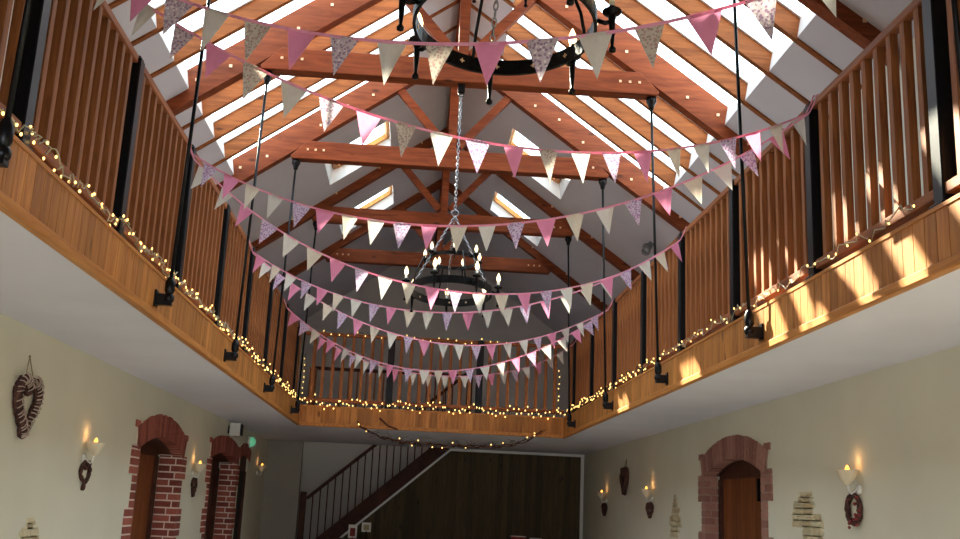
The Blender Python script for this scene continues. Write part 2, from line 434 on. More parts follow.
# ------------------------------------------------------------------ hanger rods
rn=['nearest','second','third','fourth','fifth']
for i in range(5):
    for s in (-1,1):
        x=XL+.105 if s<0 else XR-.105; y=TY[i]; xt=XL+.15 if s<0 else XR-.175
        t=empty('hanger_rod',(x,y,2.7),'black steel hanger rod on the %s edge of the void, %s from the camera'%(sname[s],rn[i]),'hanger rod','steel rods hanging the gallery')
        MB().tube([(x,y,2.76),(xt,y,ZC-.06)],.0115,8).build('rod',M_['black'],t)
        MB().lathe((xt,y,ZC-.11),[(.001,0),(.022,0),(.026,.03),(.045,.07),(.045,.11),(.001,.11)],12).build('cup',M_['black'],t)
        mb=MB(); mb.ball((x,y,2.715),.034,8); mb.lathe((x,y,2.74),[(.02,0),(.03,.02),(.03,.07),(.016,.10)],10)
        mb.build('turnbuckle',M_['black'],t)
        xe=XL+.028 if s<0 else XR-.028
        mb=MB(); mb.lim(xe,xe-s*.012,y-.032,y+.032,2.66,2.76); mb.lim(xe-s*.01,x-s*.02,y-.026,y+.026,2.672,2.738)
        mb.build('bracket',M_['black'],t,.003)

# ------------------------------------------------------------------ balustrades
PY=[1.1,2.48,3.85,5.2,6.58,7.95,9.32,10.7,12.07,13.42]
def bal_side(x,s):
    t=empty('balustrade',(x,PY[0],ZF),'long pine balustrade with black steel posts along the %s gallery edge'%sname[s],'balustrade')
    xc=x+s*.035
    MB().lim(xc-.026,xc+.026,.95,YB-.03,ZRAIL-.035,ZRAIL+.012).build('handrail',M_['rail'],t,.006)
    MB().lim(xc-.032,xc+.032,.95,YB-.03,2.925,2.975).build('bottom_rail',M_['rail'],t,.005)
    proto=None
    def bl(y):
        nonlocal proto
        if proto is None:
            proto=MB().lim(xc-.019,xc+.019,y-.021,y+.021,2.976,ZRAIL-.036).build('baluster',M_['bal'],t,0,origin=(xc,y,ZF))
        else:
            o=proto.copy(); COL.objects.link(o); o.parent=t; o.location=V((xc,y,ZF))-wpos(t)
    for i in range(len(PY)-1):
        for k in range(1,10): bl(PY[i]+(PY[i+1]-PY[i])*(k)/10)
    for k in range(1,4): bl(PY[-1]+.14*k)
    pp=None
    for y in PY[1:]:
        if pp is None:
            mb=MB(); mb.lim(xc-.042,xc+.042,y-.042,y+.042,ZF+.006,ZRAIL-.0); mb.lim(xc-.036,xc+.036,y-.036,y+.036,ZRAIL,ZRAIL+.014); mb.lim(xc-.055,xc+.055,y-.06,y+.06,ZF+.006,ZF+.03)
            pp=mb.build('post',M_['black'],t,.006,origin=(xc,y,ZF))
        else:
            o=pp.copy(); COL.objects.link(o); o.parent=t; o.location=V((xc,y,ZF))-wpos(t)
    return t
bal_side(XL,-1); bal_side(XR,1)
yc=YB+.04
t=empty('balustrade',(XM,yc,ZF),'short pine balustrade with two black posts across the far end of the void','balustrade')
MB().lim(XL+.02,XR-.02,yc-.026,yc+.026,ZRAIL-.035,ZRAIL+.012).build('handrail',M_['railx'],t,.006)
MB().lim(XL+.02,XR-.02,yc-.032,yc+.032,2.925,2.975).build('bottom_rail',M_['railx'],t,.005)
xs=[XL+.03,-.35,.88,XR-.03]; pr_=None; pp=None
for i in range(3):
    for k in range(1,9):
        x=xs[i]+(xs[i+1]-xs[i])*k/9
        if pr_ is None: pr_=MB().lim(x-.021,x+.021,yc-.019,yc+.019,2.976,ZRAIL-.036).build('baluster',M_['bal'],t,0,origin=(x,yc,ZF))
        else:
            o=pr_.copy(); COL.objects.link(o); o.parent=t; o.location=V((x,yc,ZF))-wpos(t)
for x in xs[1:3]:
    MB().lim(x-.045,x+.045,yc-.045,yc+.045,ZF+.006,ZRAIL+.012).build('post',M_['black'],t,.006)

# ------------------------------------------------------------------ bunting
BUNT={
'A':((3.85,2.50),[1.413, -2.202, 3.378, -2.571, 3.771],[ (0.091,0.127,'P'),(0.134,0.170,'G'),(0.181,0.211,'B'),(0.227,0.259,'F'),(0.275,0.307,'P'),(0.321,0.351,'G'),(0.369,0.399,'B'),(0.417,0.445,'F'),(0.463,0.494,'P'),(0.511,0.541,'G'),(0.558,0.588,'B'),(0.606,0.632,'F'),(0.650,0.680,'P'),(0.698,0.724,'G'),(0.748,0.770,'W') ]),
'B':((3.85,5.15),[0.742, -1.736, 3.348, -2.319, 3.763],[ (0.045,0.062,'B'),(0.085,0.102,'B'),(0.122,0.145,'G'),(0.157,0.186,'P'),(0.199,0.228,'F'),(0.243,0.275,'B'),(0.288,0.319,'G'),(0.333,0.365,'P'),(0.382,0.408,'F'),(0.426,0.456,'W'),(0.472,0.505,'L'),(0.523,0.552,'P'),(0.572,0.598,'F'),(0.618,0.646,'W'),(0.663,0.692,'L'),(0.710,0.739,'P'),(0.761,0.785,'C'),(0.804,0.831,'W'),(0.847,0.876,'L'),(0.890,0.918,'P'),(0.933,0.957,'C'),(0.973,0.997,'W') ]),
'C':((6.43,5.10),[1.23, -2.122, 3.273, -2.364, 3.768],[ (0.022,0.049,'L'),(0.063,0.094,'P'),(0.106,0.133,'C'),(0.149,0.179,'B'),(0.196,0.229,'L'),(0.238,0.272,'P'),(0.285,0.313,'C'),(0.329,0.360,'B'),(0.373,0.405,'L'),(0.420,0.448,'P'),(0.467,0.497,'C'),(0.513,0.542,'W'),(0.558,0.587,'L'),(0.604,0.635,'P'),(0.649,0.677,'C'),(0.694,0.722,'W'),(0.737,0.763,'L'),(0.779,0.807,'P'),(0.822,0.850,'C'),(0.864,0.891,'W'),(0.902,0.923,'L'),(0.944,0.964,'P') ]),
'D':((6.45,7.82),[2.156, -4.629, 5.804, -3.299, 3.749],[ (0.010,0.034,'W'),(0.052,0.072,'B'),(0.087,0.109,'P'),(0.125,0.154,'L'),(0.165,0.195,'W'),(0.208,0.238,'C'),(0.251,0.281,'P'),(0.298,0.325,'L'),(0.342,0.371,'W'),(0.389,0.416,'C'),(0.434,0.464,'P'),(0.482,0.509,'L'),(0.529,0.558,'W'),(0.575,0.606,'C'),(0.623,0.653,'P'),(0.673,0.699,'L'),(0.716,0.745,'W'),(0.761,0.791,'C'),(0.807,0.837,'P'),(0.851,0.879,'L'),(0.896,0.925,'W'),(0.937,0.960,'C'),(0.975,0.995,'P') ]),
'E':((9.05,7.82),[0.781, -1.446, 3.11, -2.439, 3.772],[ (0.011,0.036,'P'),(0.053,0.077,'C'),(0.091,0.120,'W'),(0.133,0.160,'L'),(0.173,0.201,'P'),(0.214,0.242,'C'),(0.259,0.287,'W'),(0.304,0.331,'L'),(0.346,0.372,'P'),(0.389,0.418,'C'),(0.432,0.460,'W'),(0.479,0.505,'L'),(0.525,0.553,'P'),(0.571,0.596,'B'),(0.614,0.641,'W'),(0.654,0.681,'L'),(0.701,0.725,'P'),(0.744,0.768,'B'),(0.788,0.813,'C'),(0.831,0.854,'W'),(0.873,0.895,'P'),(0.912,0.933,'C'),(0.949,0.966,'L') ]),
'F':((9.07,10.87),[0.229, -0.712, 3.075, -2.563, 3.761],[ (0.023,0.045,'W'),(0.059,0.079,'L'),(0.094,0.117,'P'),(0.132,0.158,'B'),(0.176,0.202,'C'),(0.214,0.240,'L'),(0.253,0.282,'P'),(0.298,0.324,'C'),(0.343,0.372,'W'),(0.388,0.413,'L'),(0.429,0.460,'P'),(0.482,0.510,'B'),(0.526,0.555,'W'),(0.575,0.604,'L'),(0.618,0.648,'P'),(0.668,0.695,'B'),(0.716,0.743,'W'),(0.759,0.786,'L'),(0.802,0.830,'P'),(0.846,0.872,'B'),(0.894,0.917,'W'),(0.940,0.966,'L') ]),
'G':((11.73,10.82),[0.502, -1.257, 3.842, -3.07, 3.772],[ (0.014,0.045,'P'),(0.049,0.084,'L'),(0.087,0.117,'C'),(0.141,0.168,'P'),(0.192,0.215,'B'),(0.235,0.258,'W'),(0.280,0.306,'L'),(0.332,0.357,'P'),(0.388,0.416,'L'),(0.435,0.469,'W'),(0.481,0.509,'C'),(0.525,0.555,'P'),(0.576,0.603,'L'),(0.621,0.651,'W'),(0.669,0.696,'B'),(0.714,0.740,'P'),(0.758,0.788,'L'),(0.802,0.832,'W'),(0.849,0.875,'B'),(0.890,0.916,'P'),(0.925,0.951,'L') ]),
'H':((11.75,13.22),[3.047, -6.54, 6.887, -3.382, 3.77],[ (0.108,0.127,'P'),(0.160,0.180,'P'),(0.206,0.226,'L'),(0.249,0.272,'W'),(0.299,0.319,'B'),(0.346,0.369,'P'),(0.406,0.430,'W'),(0.457,0.481,'C'),(0.512,0.540,'W'),(0.579,0.610,'W'),(0.628,0.657,'L'),(0.675,0.703,'P'),(0.718,0.747,'B'),(0.762,0.791,'L'),(0.802,0.832,'W'),(0.847,0.873,'P'),(0.892,0.919,'B'),(0.930,0.957,'W') ]),
}
blab={'A':'nearest pink-ribbon bunting of grey floral, linen and pink flags before the near chandelier',
'B':'second bunting from the camera, falling left to right from top left to a right-hand post',
'C':'third bunting from the camera, sharing its right end with the second',
'D':'fourth bunting, from the third left post to the right, passing right under the far chandelier',
'E':'fifth bunting, hung just below the far chandelier, sharing its right end with the fourth',
'F':'sixth bunting, its flags crossing the top of the far balustrade',
'G':'seventh bunting, low white and pink flags in front of the far balusters',
'H':'farthest bunting, tightly packed small flags nearest to the far balustrade'}
YE=dict(A=(3.85,2.48),B=(3.85,5.18),C=(6.56,5.18),D=(6.56,7.93),E=(9.3,7.93),F=(9.3,10.68),G=(12.0,10.68),H=(12.0,13.36))
for k,(ye,cf,fl) in BUNT.items():
    A=V((-1.53,ye[0],0)); Bp=V((2.06,ye[1],0)); D=Bp-A; L=D.length; nrm=V((-D.y,D.x,0)).normalized()
    def zc_(s):
        z=0
        for c in cf: z=z*s+c
        return z
    def cp(s): p=A+D*s; return V((p.x,p.y,zc_(s)))
    t=empty('bunting',cp(0),blab[k],'bunting','flag buntings zigzagging across the void')
    mb=MB(); n=60; hw=.006
    vs=[]
    for i in range(n+1):
        p=cp(i/n); vs+= [p+V((0,0,hw))+nrm*.001,p-V((0,0,hw))+nrm*.001,p-V((0,0,hw))-nrm*.001,p+V((0,0,hw))-nrm*.001]
    fs=[(4*i+a,4*i+(a+1)%4,4*i+4+(a+1)%4,4*i+4+a) for i in range(n) for a in range(4)]
    mb.add(vs,fs,.5)
    p0,p1=cp(0),cp(1)
    for p,sg in ((p0,-1),(p1,1)): # knot loops on the handrail
        mb.tube([p,p+V((sg*.03,0,.06)),p+V((sg*.05,0,.115)),p+V((sg*.085,0,.10))],.004,5)
    mb.build('ribbon',M_['ribbon'],t)
    for (s0,s1,c) in fl:
        # every flag 1.0 : 1.5, hung square to the ribbon
        a=cp(s0); b=cp(s1); w=(b-a).length; 
        ctr=(a+b)/2; dirv=(b-a).normalized(); dwn=V((0,0,-1)); dwn=(dwn-dirv*dwn.dot(dirv)*.85).normalized()
        h=.157*random.uniform(.97,1.04); tip=ctr+dwn*h+nrm*random.uniform(-.012,.012)
        R=6; vs=[]; fs=[]; bl=random.uniform(-.012,.012); ph=random.uniform(0,6)
        for r in range(R+1):
            f=r/R; n_=R-r
            l=a.lerp(tip,f); q=b.lerp(tip,f)
            for j in range(R+1):
                g=j/R; p=l.lerp(q,g)
                p=p+nrm*(bl*math.sin(PI*g)*(1-f)**.5*math.sin(PI*min(1,f+.25))+.003*math.sin(ph+9*g+5*f)*(1-f))
                if r==0: p=p+V((0,0,.002))
                vs.append(p)
        W_=R+1
        for r in range(R):
            for j in range(R): fs.append((r*W_+j,r*W_+j+1,(r+1)*W_+j+1,(r+1)*W_+j))
        mb=MB(); mb.add(vs,fs,.5,True); mb.build('flag',M_[c],t)

# ------------------------------------------------------------------ chandeliers
def chandelier(y,label):
    x=XM; z0=3.34
    t=empty('chandelier',(x,y,z0),label,'chandelier','black iron ring chandeliers')
    I=M_['iron']
    mb=MB(); mb.lim(x-.03,x+.03,y-.03,y+.03,ZC-.07,ZC); mb.torus((x,y,ZC-.09),.022,.006,Matrix.Rotation(PI/2,3,'X'),12,6); mb.build('hook',I,t)
    mb=MB(); z=ZC-.115; k=0
    while z>4.03:
        mb.torus((x,y,z),.013,.0042,Matrix.Rotation(PI/2*(k%2),3,'Z')@Matrix.Rotation(PI/2,3,'X')@Matrix.Diagonal(V((.8,1.5,1))),10,5); z-=.031; k+=1
    mb.build('chain',M_['chain'],t)
    mb=MB(); mb.torus((x,y,4.01),.028,.006,Matrix.Rotation(PI/2,3,'X'),14,6); mb.ball((x,y,3.975),.016,6); mb.build('hub_ring',M_['chain'],t)
    for j in range(3):
        a=math.radians([205,95,-35][j]); e=V((x,y,z0))+Matrix.Rotation(math.radians(-5.5),3,'X')@V((.325*math.cos(a),.325*math.sin(a),.035)); s=V((x,y,3.985)); L=(e-s).length; n=int(L/.03)
        mb=MB(); d=(e-s).normalized(); q=d.to_track_quat('Z','Y').to_matrix()
        for i in range(n):
            mb.torus(s+d*(L*(i+.5)/n),.011,.004,q@Matrix.Rotation(PI/2*(i%2),3,'Z')@Matrix.Rotation(PI/2,3,'X')@Matrix.Diagonal(V((.8,1.5,1))),8,4)
        mb.build('support_chain',M_['chain'],t)
    TILT=Matrix.Rotation(math.radians(-5.5),4,'X')
    def band(R,zc,h,th):
        mb=MB(); n=48; vs=[]
        for i in range(n):
            a=2*PI*i/n; c,s_=math.cos(a),math.sin(a)
            for r,zz in ((R,zc-h/2),(R+th,zc-h/2),(R+th,zc+h/2),(R,zc+h/2)): vs.append((x+r*c,y+r*s_,zz))
        fs=[(4*i+j,4*((i+1)%n)+j,4*((i+1)%n)+(j+1)%4,4*i+(j+1)%4) for i in range(n) for j in range(4)]
        mb.add(vs,fs,.5); return mb
    rb=band(.325,z0,.062,.012).build('iron_ring',I,t)
    for j in range(14):
        a=2*PI*(j+.5)/14; c=V((x+.3235*math.cos(a),y+.3235*math.sin(a),z0)); R_=Matrix.Rotation(a,3,'Z')
        mb=MB(); mb.box(c,(.004,.018,.0045),R_); mb.box(c,(.004,.0045,.018),R_)
        mb.build('cross_rivet',M_['washer'],rb)
    band(.20,z0+.27,.028,.01).build('upper_ring',I,t)
    for j in range(4):
        a=2*PI*j/4+.3; mb=MB(); mb.tube([(x+.2*math.cos(a),y+.2*math.sin(a),z0+.27),(x+.24*math.cos(a),y+.24*math.sin(a),z0+.28),(x+.31*math.cos(a),y+.31*math.sin(a),z0+.12),(x+.328*math.cos(a),y+.328*math.sin(a),z0+.02)],.007,6); mb.build('scroll',I,t)
    for j in range(7):
        a=PI/2-math.radians(-106+51.4*j); c,s_=math.cos(a),math.sin(a); R=.39
        def P(r,z): return (x+r*c,y+r*s_,z)
        mb=MB(); mb.tube([P(.337,z0),P(.365,z0-.012),P(R,z0-.005)],.009,6)
        mb.lathe(P(R,0),[(.001,z0-.135),(.012,z0-.13),(.014,z0-.12),(.006,z0-.108),(.010,z0-.06),(.012,z0+.0),(.016,z0+.01),(.008,z0+.02),(.034,z0+.03),(.036,z0+.036),(.012,z0+.038),(.013,z0+.055),(.001,z0+.055)],12)
        h=mb.build('candle_holder',I,t)
        MB().lathe(P(R,0),[(.0105,z0+.05),(.0105,z0+.085),(.001,z0+.085)],10).build('candle',M_['candle'],h)
        MB().lathe(P(R,0),[(.007,z0+.083),(.0155,z0+.098),(.0175,z0+.112),(.013,z0+.132),(.006,z0+.15),(.001,z0+.16)],10).build('bulb',M_['bulb'],h)
    for j in range(7):
        a=2*PI*j/7+.25; c,s_=math.cos(a),math.sin(a); R=.235
        def P(r,z): return (x+r*c,y+r*s_,z)
        z1=z0+.27
        mb=MB(); mb.tube([P(.21,z1),P(.225,z1-.01),P(R,z1)],.007,6)
        mb.lathe(P(R,0),[(.001,z1-.06),(.009,z1-.055),(.005,z1-.045),(.009,z1),(.026,z1+.015),(.026,z1+.02),(.01,z1+.022),(.001,z1+.024)],10)
        h=mb.build('candle_holder',I,t)
        MB().lathe(P(R,0),[(.009,z1+.022),(.009,z1+.04),(.001,z1+.04)],8).build('candle',M_['candle'],h)
        MB().lathe(P(R,0),[(.006,z1+.038),(.013,z1+.05),(.0145,z1+.062),(.010,z1+.08),(.001,z1+.1)],8).build('bulb',M_['bulb'],h)
    for o in t.children_recursive:
        if o.name.split('.')[0] not in ('hook','chain','hub_ring','support_chain'): o.data.transform(TILT)
    return t
ch=chandelier(TY[0],'black iron ring chandelier close overhead, cut by the top of the photo')
c2=copy_tree(ch); c2.location=(XM,TY[2],3.34); tag(c2,'far black iron ring chandelier with lit candle bulbs in the middle of the void','chandelier','black iron ring chandeliers')

# ------------------------------------------------------------------ doors and brick surrounds
def brick_surround(parent,xf,sx,y0,y1,zs,zc,brick,mortar,depth=.22,jambs=(1,1),ring=.2,quoin=True):
    # sx points from the wall into the room
    ym=(y0+y1)/2; w=(y1-y0)/2; h=zc-zs; R=(w*w+h*h)/(2*h); cz=zc-R; a=math.asin(w/R)
    mb=MB(); mo=MB()
    xa,xb=xf+sx*.014,xf-sx*depth; ma,mbk=xf+sx*.010,xf-sx*(depth-.004)
    a2=a+.10/R if quoin else a+.14/R
    n=max(6,int(2*a2*R/.08))
    for k in range(n):
        t=-a2+2*a2*(k+.5)/n; ri=R-.014; ro=R+ring+random.uniform(-.006,.006); ht=a2/n*.70
        q=[(ym+r*math.sin(t+e),cz+r*math.cos(t+e)) for r,e in ((ri,-ht),(ri,ht),(ro,ht),(ro,-ht))]
        mb.prism(q,0,xa+sx*.004,xf-sx*.10)
    pts=[(ym+(R-.008)*math.sin(-a2+2*a2*k/16),cz+(R-.008)*math.cos(-a2+2*a2*k/16)) for k in range(17)]
    pto=[(ym+(R+ring-.008)*math.sin(-a2+2*a2*k/16),cz+(R+ring-.008)*math.cos(-a2+2*a2*k/16)) for k in range(17)]
    for k in range(16): mo.prism([pts[k],pts[k+1],pto[k+1],pto[k]],0,ma,xf-sx*.094)
    if quoin:
        for sd,yy in ((-1,y0),(1,y1)):
            z=0.0; c=0
            zt=zs+(.0)
            while z<zt-.02:
                z1=min(z+.074,zt); wide=(c//4)%2==0
                ww=.25 if wide else .125
                if sd<0 and not jambs[0]: break
                if sd>0 and not jambs[1]: ww=.06
                yi=yy-sd*.014; yo=yy+sd*ww
                xm_=xa-sx*(.11 if c%2 else .06)
                for u0,u1 in ((xa,xm_+sx*.007),(xm_-sx*.007,xb)):
                    if c%2 and wide: mb.lim(u0,u1,yi,yi+sd*.12,z,z1-.015); mb.lim(u0,u1,yi+sd*.134,yo,z,z1-.015)
                    else: mb.lim(u0,u1,yi,yo,z,z1-.015)
                mo.lim(ma,mbk,yy-sd*.010,yo-sd*.004,z,z1)
                z=z1; c+=1
            # shoulder brick beside the arch
            yo=yy+sd*.1
            mb.lim(xa,xb,yo-sd*.02,yo+sd*.12,zs+.155,zs+.215)
            mo.lim(ma,mbk,yy-sd*0,yo+sd*.03,zs-.01,zs+.15)
            mb.lim(xa,xb,yy+sd*.03,yy+sd*.12,zs+.0,zs+.06)
    mo.build('mortar',mortar,parent) ; o=mb.build('brick_surround',brick,parent); return o
def door(n,xf,sx,y0,y1,zs,zc,brick,mortar,label,leaf,jambs=(1,1),quoin=True,ring=.2,latch=None,dep=.22):
    xd=xf-sx*(dep+.04); mb=MB(); y=y0-.02
    while y<y1+.02:
        ye=min(y+.14,y1+.02); mb.lim(xd,xd-sx*.04,y,ye-.006,0,2.0); y+=.14
    d=mb.build('door_%d'%n,leaf); d['kind']='structure'; d['label']=label
    hb=MB(); hb.lim(xd+sx*.02,xd-sx*.04,y0-.02,y1+.02,2.0,2.3); hb.lim(xd+sx*.0,xd+sx*.035,y0,y0+.06,0,2.0); hb.lim(xd,xd+sx*.035,y1-.06,y1,0,2.0)
    ym=(y0+y1)/2; w=(y1-y0)/2+.01; hh=zc-zs; R=(w*w+hh*hh)/(2*hh); cz=zc-R; a=math.asin(w/R)
    q0=[(ym+(R-.012)*math.sin(-a+2*a*k/12),cz+(R-.012)*math.cos(-a+2*a*k/12)) for k in range(13)]
    q1=[(p[0],p[1]+.05) for p in q0]
    for k in range(12): hb.prism([q0[k],q0[k+1],q1[k+1],q1[k]],0,xf-sx*.09,xd)
    hb.build('door_frame',M_['darkwood'],d)
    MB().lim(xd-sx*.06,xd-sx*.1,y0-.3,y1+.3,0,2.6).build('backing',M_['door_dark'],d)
    brick_surround(d,xf,sx,y0,y1,zs,zc,brick,mortar,depth=dep,jambs=jambs,quoin=quoin,ring=ring)
    if latch: 
        MB().lim(xd+sx*.03,xd,latch-.014,latch+.014,1.78,1.98).build('strap_hinge',M_['black'],d)
    return d
door(1,WL,1,*DL[0],M_['brick'],M_['mortar'],'brown plank door in the large red brick arch, left wall',M_['door'])
door(2,WL,1,*DL[1],M_['brick'],M_['mortar'],'darker door in the second red brick arch, left wall',M_['darkwood'])
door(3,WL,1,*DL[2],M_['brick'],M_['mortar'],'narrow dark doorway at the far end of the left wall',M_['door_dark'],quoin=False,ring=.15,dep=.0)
door(4,WR,-1,*DR[0],M_['brickp'],M_['mortarp'],'red-brown plank door in the weathered brick arch, right wall',M_['door'],latch=9.25,dep=.12)

# ------------------------------------------------------------------ wall lights
def sconce(y,z,s,label,power=.22):
    # s: +1 on the left wall (faces +x), -1 on the right wall
    xw=WL if s>0 else WR
    t=empty('wall_light',(xw,y,z),label,'wall light','candle wall lights')
    B=M_['white']
    R_=Matrix.Rotation(PI/2,3,'Y')
    mb=MB(); mb.lathe((xw,y,z-.09),[(.001,0),(.035,0),(.035,.012),(.02,.02),(.001,.022)] if s>0 else [(.001,0),(.035,0),(.035,-.012),(.02,-.02),(.001,-.022)],14,R_); mb.build('back_plate',B,t)
    MB().tube([(xw+s*.015,y,z-.09),(xw+s*.06,y,z-.12),(xw+s*.075,y,z-.10),(xw+s*.08,y,z-.06)],.007,8).build('arm',B,t)
    mb=MB(); n=20; prof=[(.010,-.065),(.025,-.055),(.045,-.03),(.06,.0),(.072,.03),(.076,.035),(.068,.03),(.056,.002),(.04,-.022),(.016,-.045)]
    vs=[]
    for r,zz in prof:
        for k in range(n):
            a=2*PI*k/n; rr=r*(1+.06*math.cos(a*10)*(r>.04)); vs.append((xw+s*.08+rr*math.cos(a)*.95,y+rr*math.sin(a),z+zz))
    fs=[(i*n+k,i*n+(k+1)%n,(i+1)*n+(k+1)%n,(i+1)*n+k) for i in range(len(prof)-1) for k in range(n)]
    mb.add(vs,fs,.5,True); mb.build('shade',M_['shade'],t)
    MB().lathe((xw+s*.08,y,z),[(.012,-.04),(.012,.02),(.001,.02)],8).build('candle',M_['candle'],t)
    MB().lathe((xw+s*.08,y,z),[(.006,.02),(.014,.03),(.016,.04),(.011,.055),(.001,.07)],10).build('bulb',M_['flame'],t)
    l=bpy.data.lights.new('wall_light_glow','POINT'); l.energy=power; l.color=(1,.55,.22); l.shadow_soft_size=.03
    lo=bpy.data.objects.new('glow',l); COL.objects.link(lo); lo.parent=t; lo.location=(s*.05,0,.10)
sconce(7.98,1.93,1,'white candle wall light between the big twig heart and first brick arch, left wall')
sconce(11.95,1.93,1,'white candle wall light between the two brick arches, left wall')
sconce(16.9,2.1,1,'small candle wall light in the far left corner',.15)
sconce(6.80,1.93,-1,'white candle wall light above the red-brown wreath, right wall')
sconce(12.75,1.9,-1,'candle wall light between brick arch and long twig heart, right wall')
sconce(15.75,1.9,-1,'farthest candle wall light on the right wall, beyond the long twig heart',.15)

# ------------------------------------------------------------------ twig hearts and wreaths
def HP(a,w,h):
    X=16*math.sin(a)**3; Y=13*math.cos(a)-5*math.cos(2*a)-2*math.cos(3*a)-math.cos(4*a)
    return X/32*w, (Y+2.5)/29*h
def twig_heart(y,z,s,w,h,r,label,name='twig_heart',pale=False,hang=0,berries=False,cat='heart'):
    heart_pt=(lambda a,w_,h_:(math.sin(a)*w_/2,math.cos(a)*h_/2)) if cat=='wreath' else HP
    xw=WL if s>0 else WR; x=xw+s*(r*.85)
    t=empty(name,(xw,y,z),label,cat)
    for q in range(1):
        mb=MB()
        for k in range(9):
            pts=[]; ph=random.uniform(0,6); tw=random.choice((3,4,5))
            for i in range(49):
                a=2*PI*i/48; py,pz=heart_pt(a,w-2*r,h-2*r); o=r*.5
                ang=ph+tw*a
                nx,ny=math.cos(a),math.sin(a)
                pts.append((x+o*math.cos(ang)+random.uniform(-.003,.003),y+py+o*math.sin(ang)*.7+random.uniform(-.004,.004),z+pz+o*math.sin(ang)*.7+random.uniform(-.004,.004)))
            mb.tube(pts,r*.36,5,False)
        mb.build('twig_ring',M_['wicker'],t)
    if pale:
        mb=MB()
        for k in range(44):
            a=2*PI*(k+random.uniform(-.3,.3))/44
            if abs(math.sin(a/2))<.18: continue
            py,pz=heart_pt(a,w-2*r,h-2*r); p2=heart_pt(a+.03,w-2*r,h-2*r)
            d=V((0,p2[0]-py,p2[1]-pz)).normalized(); b=d.cross(V((1,0,0)))
            pts=[V((x,y+py,z+pz))+V((s,0,0))*(r*1.02*math.cos(g))+b*(r*1.02*math.sin(g))+d*g*.012 for g in [-1.3,-.7,0,.7,1.3]]
            mb.tube(pts,.0045,4,False)
        mb.build('pale_strips',M_['wickerl'],t)
    if berries:
        for k in range(16):
            a=random.uniform(PI*.9,PI*1.7); py,pz=heart_pt(a,w-2*r,h-2*r); mb=MB().ball((x+s*r*.7+random.uniform(-.01,.01),y+py+random.uniform(-.03,.03),z+pz+random.uniform(-.03,.03)),.011,5); mb.build('berry',M_['heartred'],t)
    if hang:
        xn=xw+s*.008; top=z+h*.36
        mb=MB(); mb.tube([(xn+s*.02,y-w*.2,top),(xn,y,top+hang),(xn+s*.02,y+w*.2,top)],.0035,5); mb.ball((xn,y,top+hang),.007,6); mb.build('twine',M_['twine'],t)
    return t
twig_heart(6.62,2.10,1,.42,.42,.036,'large heart of twisted willow twigs hanging by twine, left wall',pale=True,hang=.17)
twig_heart(8.02,1.72,1,.24,.24,.021,'small dark twig heart under the nearest left wall light')
twig_heart(12.05,1.70,1,.25,.23,.022,'small dark twig heart between the two brick arches')
twig_heart(6.86,1.71,-1,.24,.24,.024,'small red-brown twig wreath with berries under the nearest right wall light',name='twig_wreath',berries=True,cat='wreath')
twig_heart(12.8,1.68,-1,.30,.22,.03,'small dark twig heart just left of the pointed stone patch, right wall')
twig_heart(15.8,1.68,-1,.30,.22,.03,'small dark twig heart farthest along the right wall')
twig_heart(14.3,2.07,-1,.42,.42,.042,'long dark twig heart hanging high on the right wall',hang=.14)

# ------------------------------------------------------------------ exposed stonework
def stones(rows,s,label):
    xw=WL if s>0 else WR
    t=MB(); 
    rows=[q for (a,b,c,d) in rows for q in ((a+random.uniform(-.03,.03),b+random.uniform(-.04,.02),(c+d)/2,d),(a+random.uniform(-.03,.05),b+random.uniform(-.02,.05),c,(c+d)/2))]
    for (y0,y1,z0,z1) in rows:
        q=[(y0+random.uniform(-.05,.03),z0-.01),(y1+random.uniform(-.03,.05),z0-.01),(y1+random.uniform(-.02,.04),(z0+z1)/2),(y1+random.uniform(-.04,.03),z1+.01),(y0+random.uniform(-.03,.04),z1+.01),(y0+random.uniform(-.05,.02),(z0+z1)/2)]
        t.prism(q,0,xw-s*.02,xw+s*.004,.95)
        n=max(1,round((y1-y0)/random.uniform(.12,.2))); e=[y0+(y1-y0)*i/n for i in range(n+1)]
        for i in range(n):
            a,b=e[i]+.006,e[i+1]-.006; j=lambda:random.uniform(-.018,.018)
            q=[(a+.02+j(),z0+.004),(b-.02+j(),z0+.004),(b+j()*.5,(z0+z1)/2),(b-.025+j(),z1-.004),(a+.025+j(),z1-.004),(a+j()*.5,(z0+z1)/2)]
            t.prism(q,0,xw-s*.02,xw+s*random.uniform(.006,.014))
    o=t.build('exposed_stone',M_['stone'],None,.006)
    tag(o,label,'stonework','bare stone patches in the plaster'); return o
stones([(7.65,7.91,1.76,1.83),(7.62,8.0,1.67,1.76),(7.46,8.05,1.58,1.67),(7.43,7.83,1.45,1.58),(7.4,7.78,1.31,1.45),(7.45,7.75,1.2,1.31)],-1,'bare stone patch in the plaster between right brick arch and near wreath')
stones([(11.6,11.7,1.79,1.86),(11.56,11.76,1.71,1.79),(11.49,11.8,1.62,1.71),(11.4,11.89,1.51,1.62),(11.49,11.84,1.39,1.51)],-1,'pointed bare stone patch beyond the right brick arch')
stones([(6.97,7.12,1.35,1.41),(6.91,7.24,1.24,1.35),(6.92,7.25,1.15,1.24),(6.85,7.2,1.04,1.15)],1,'bare stone patch below the large twig heart, left wall')

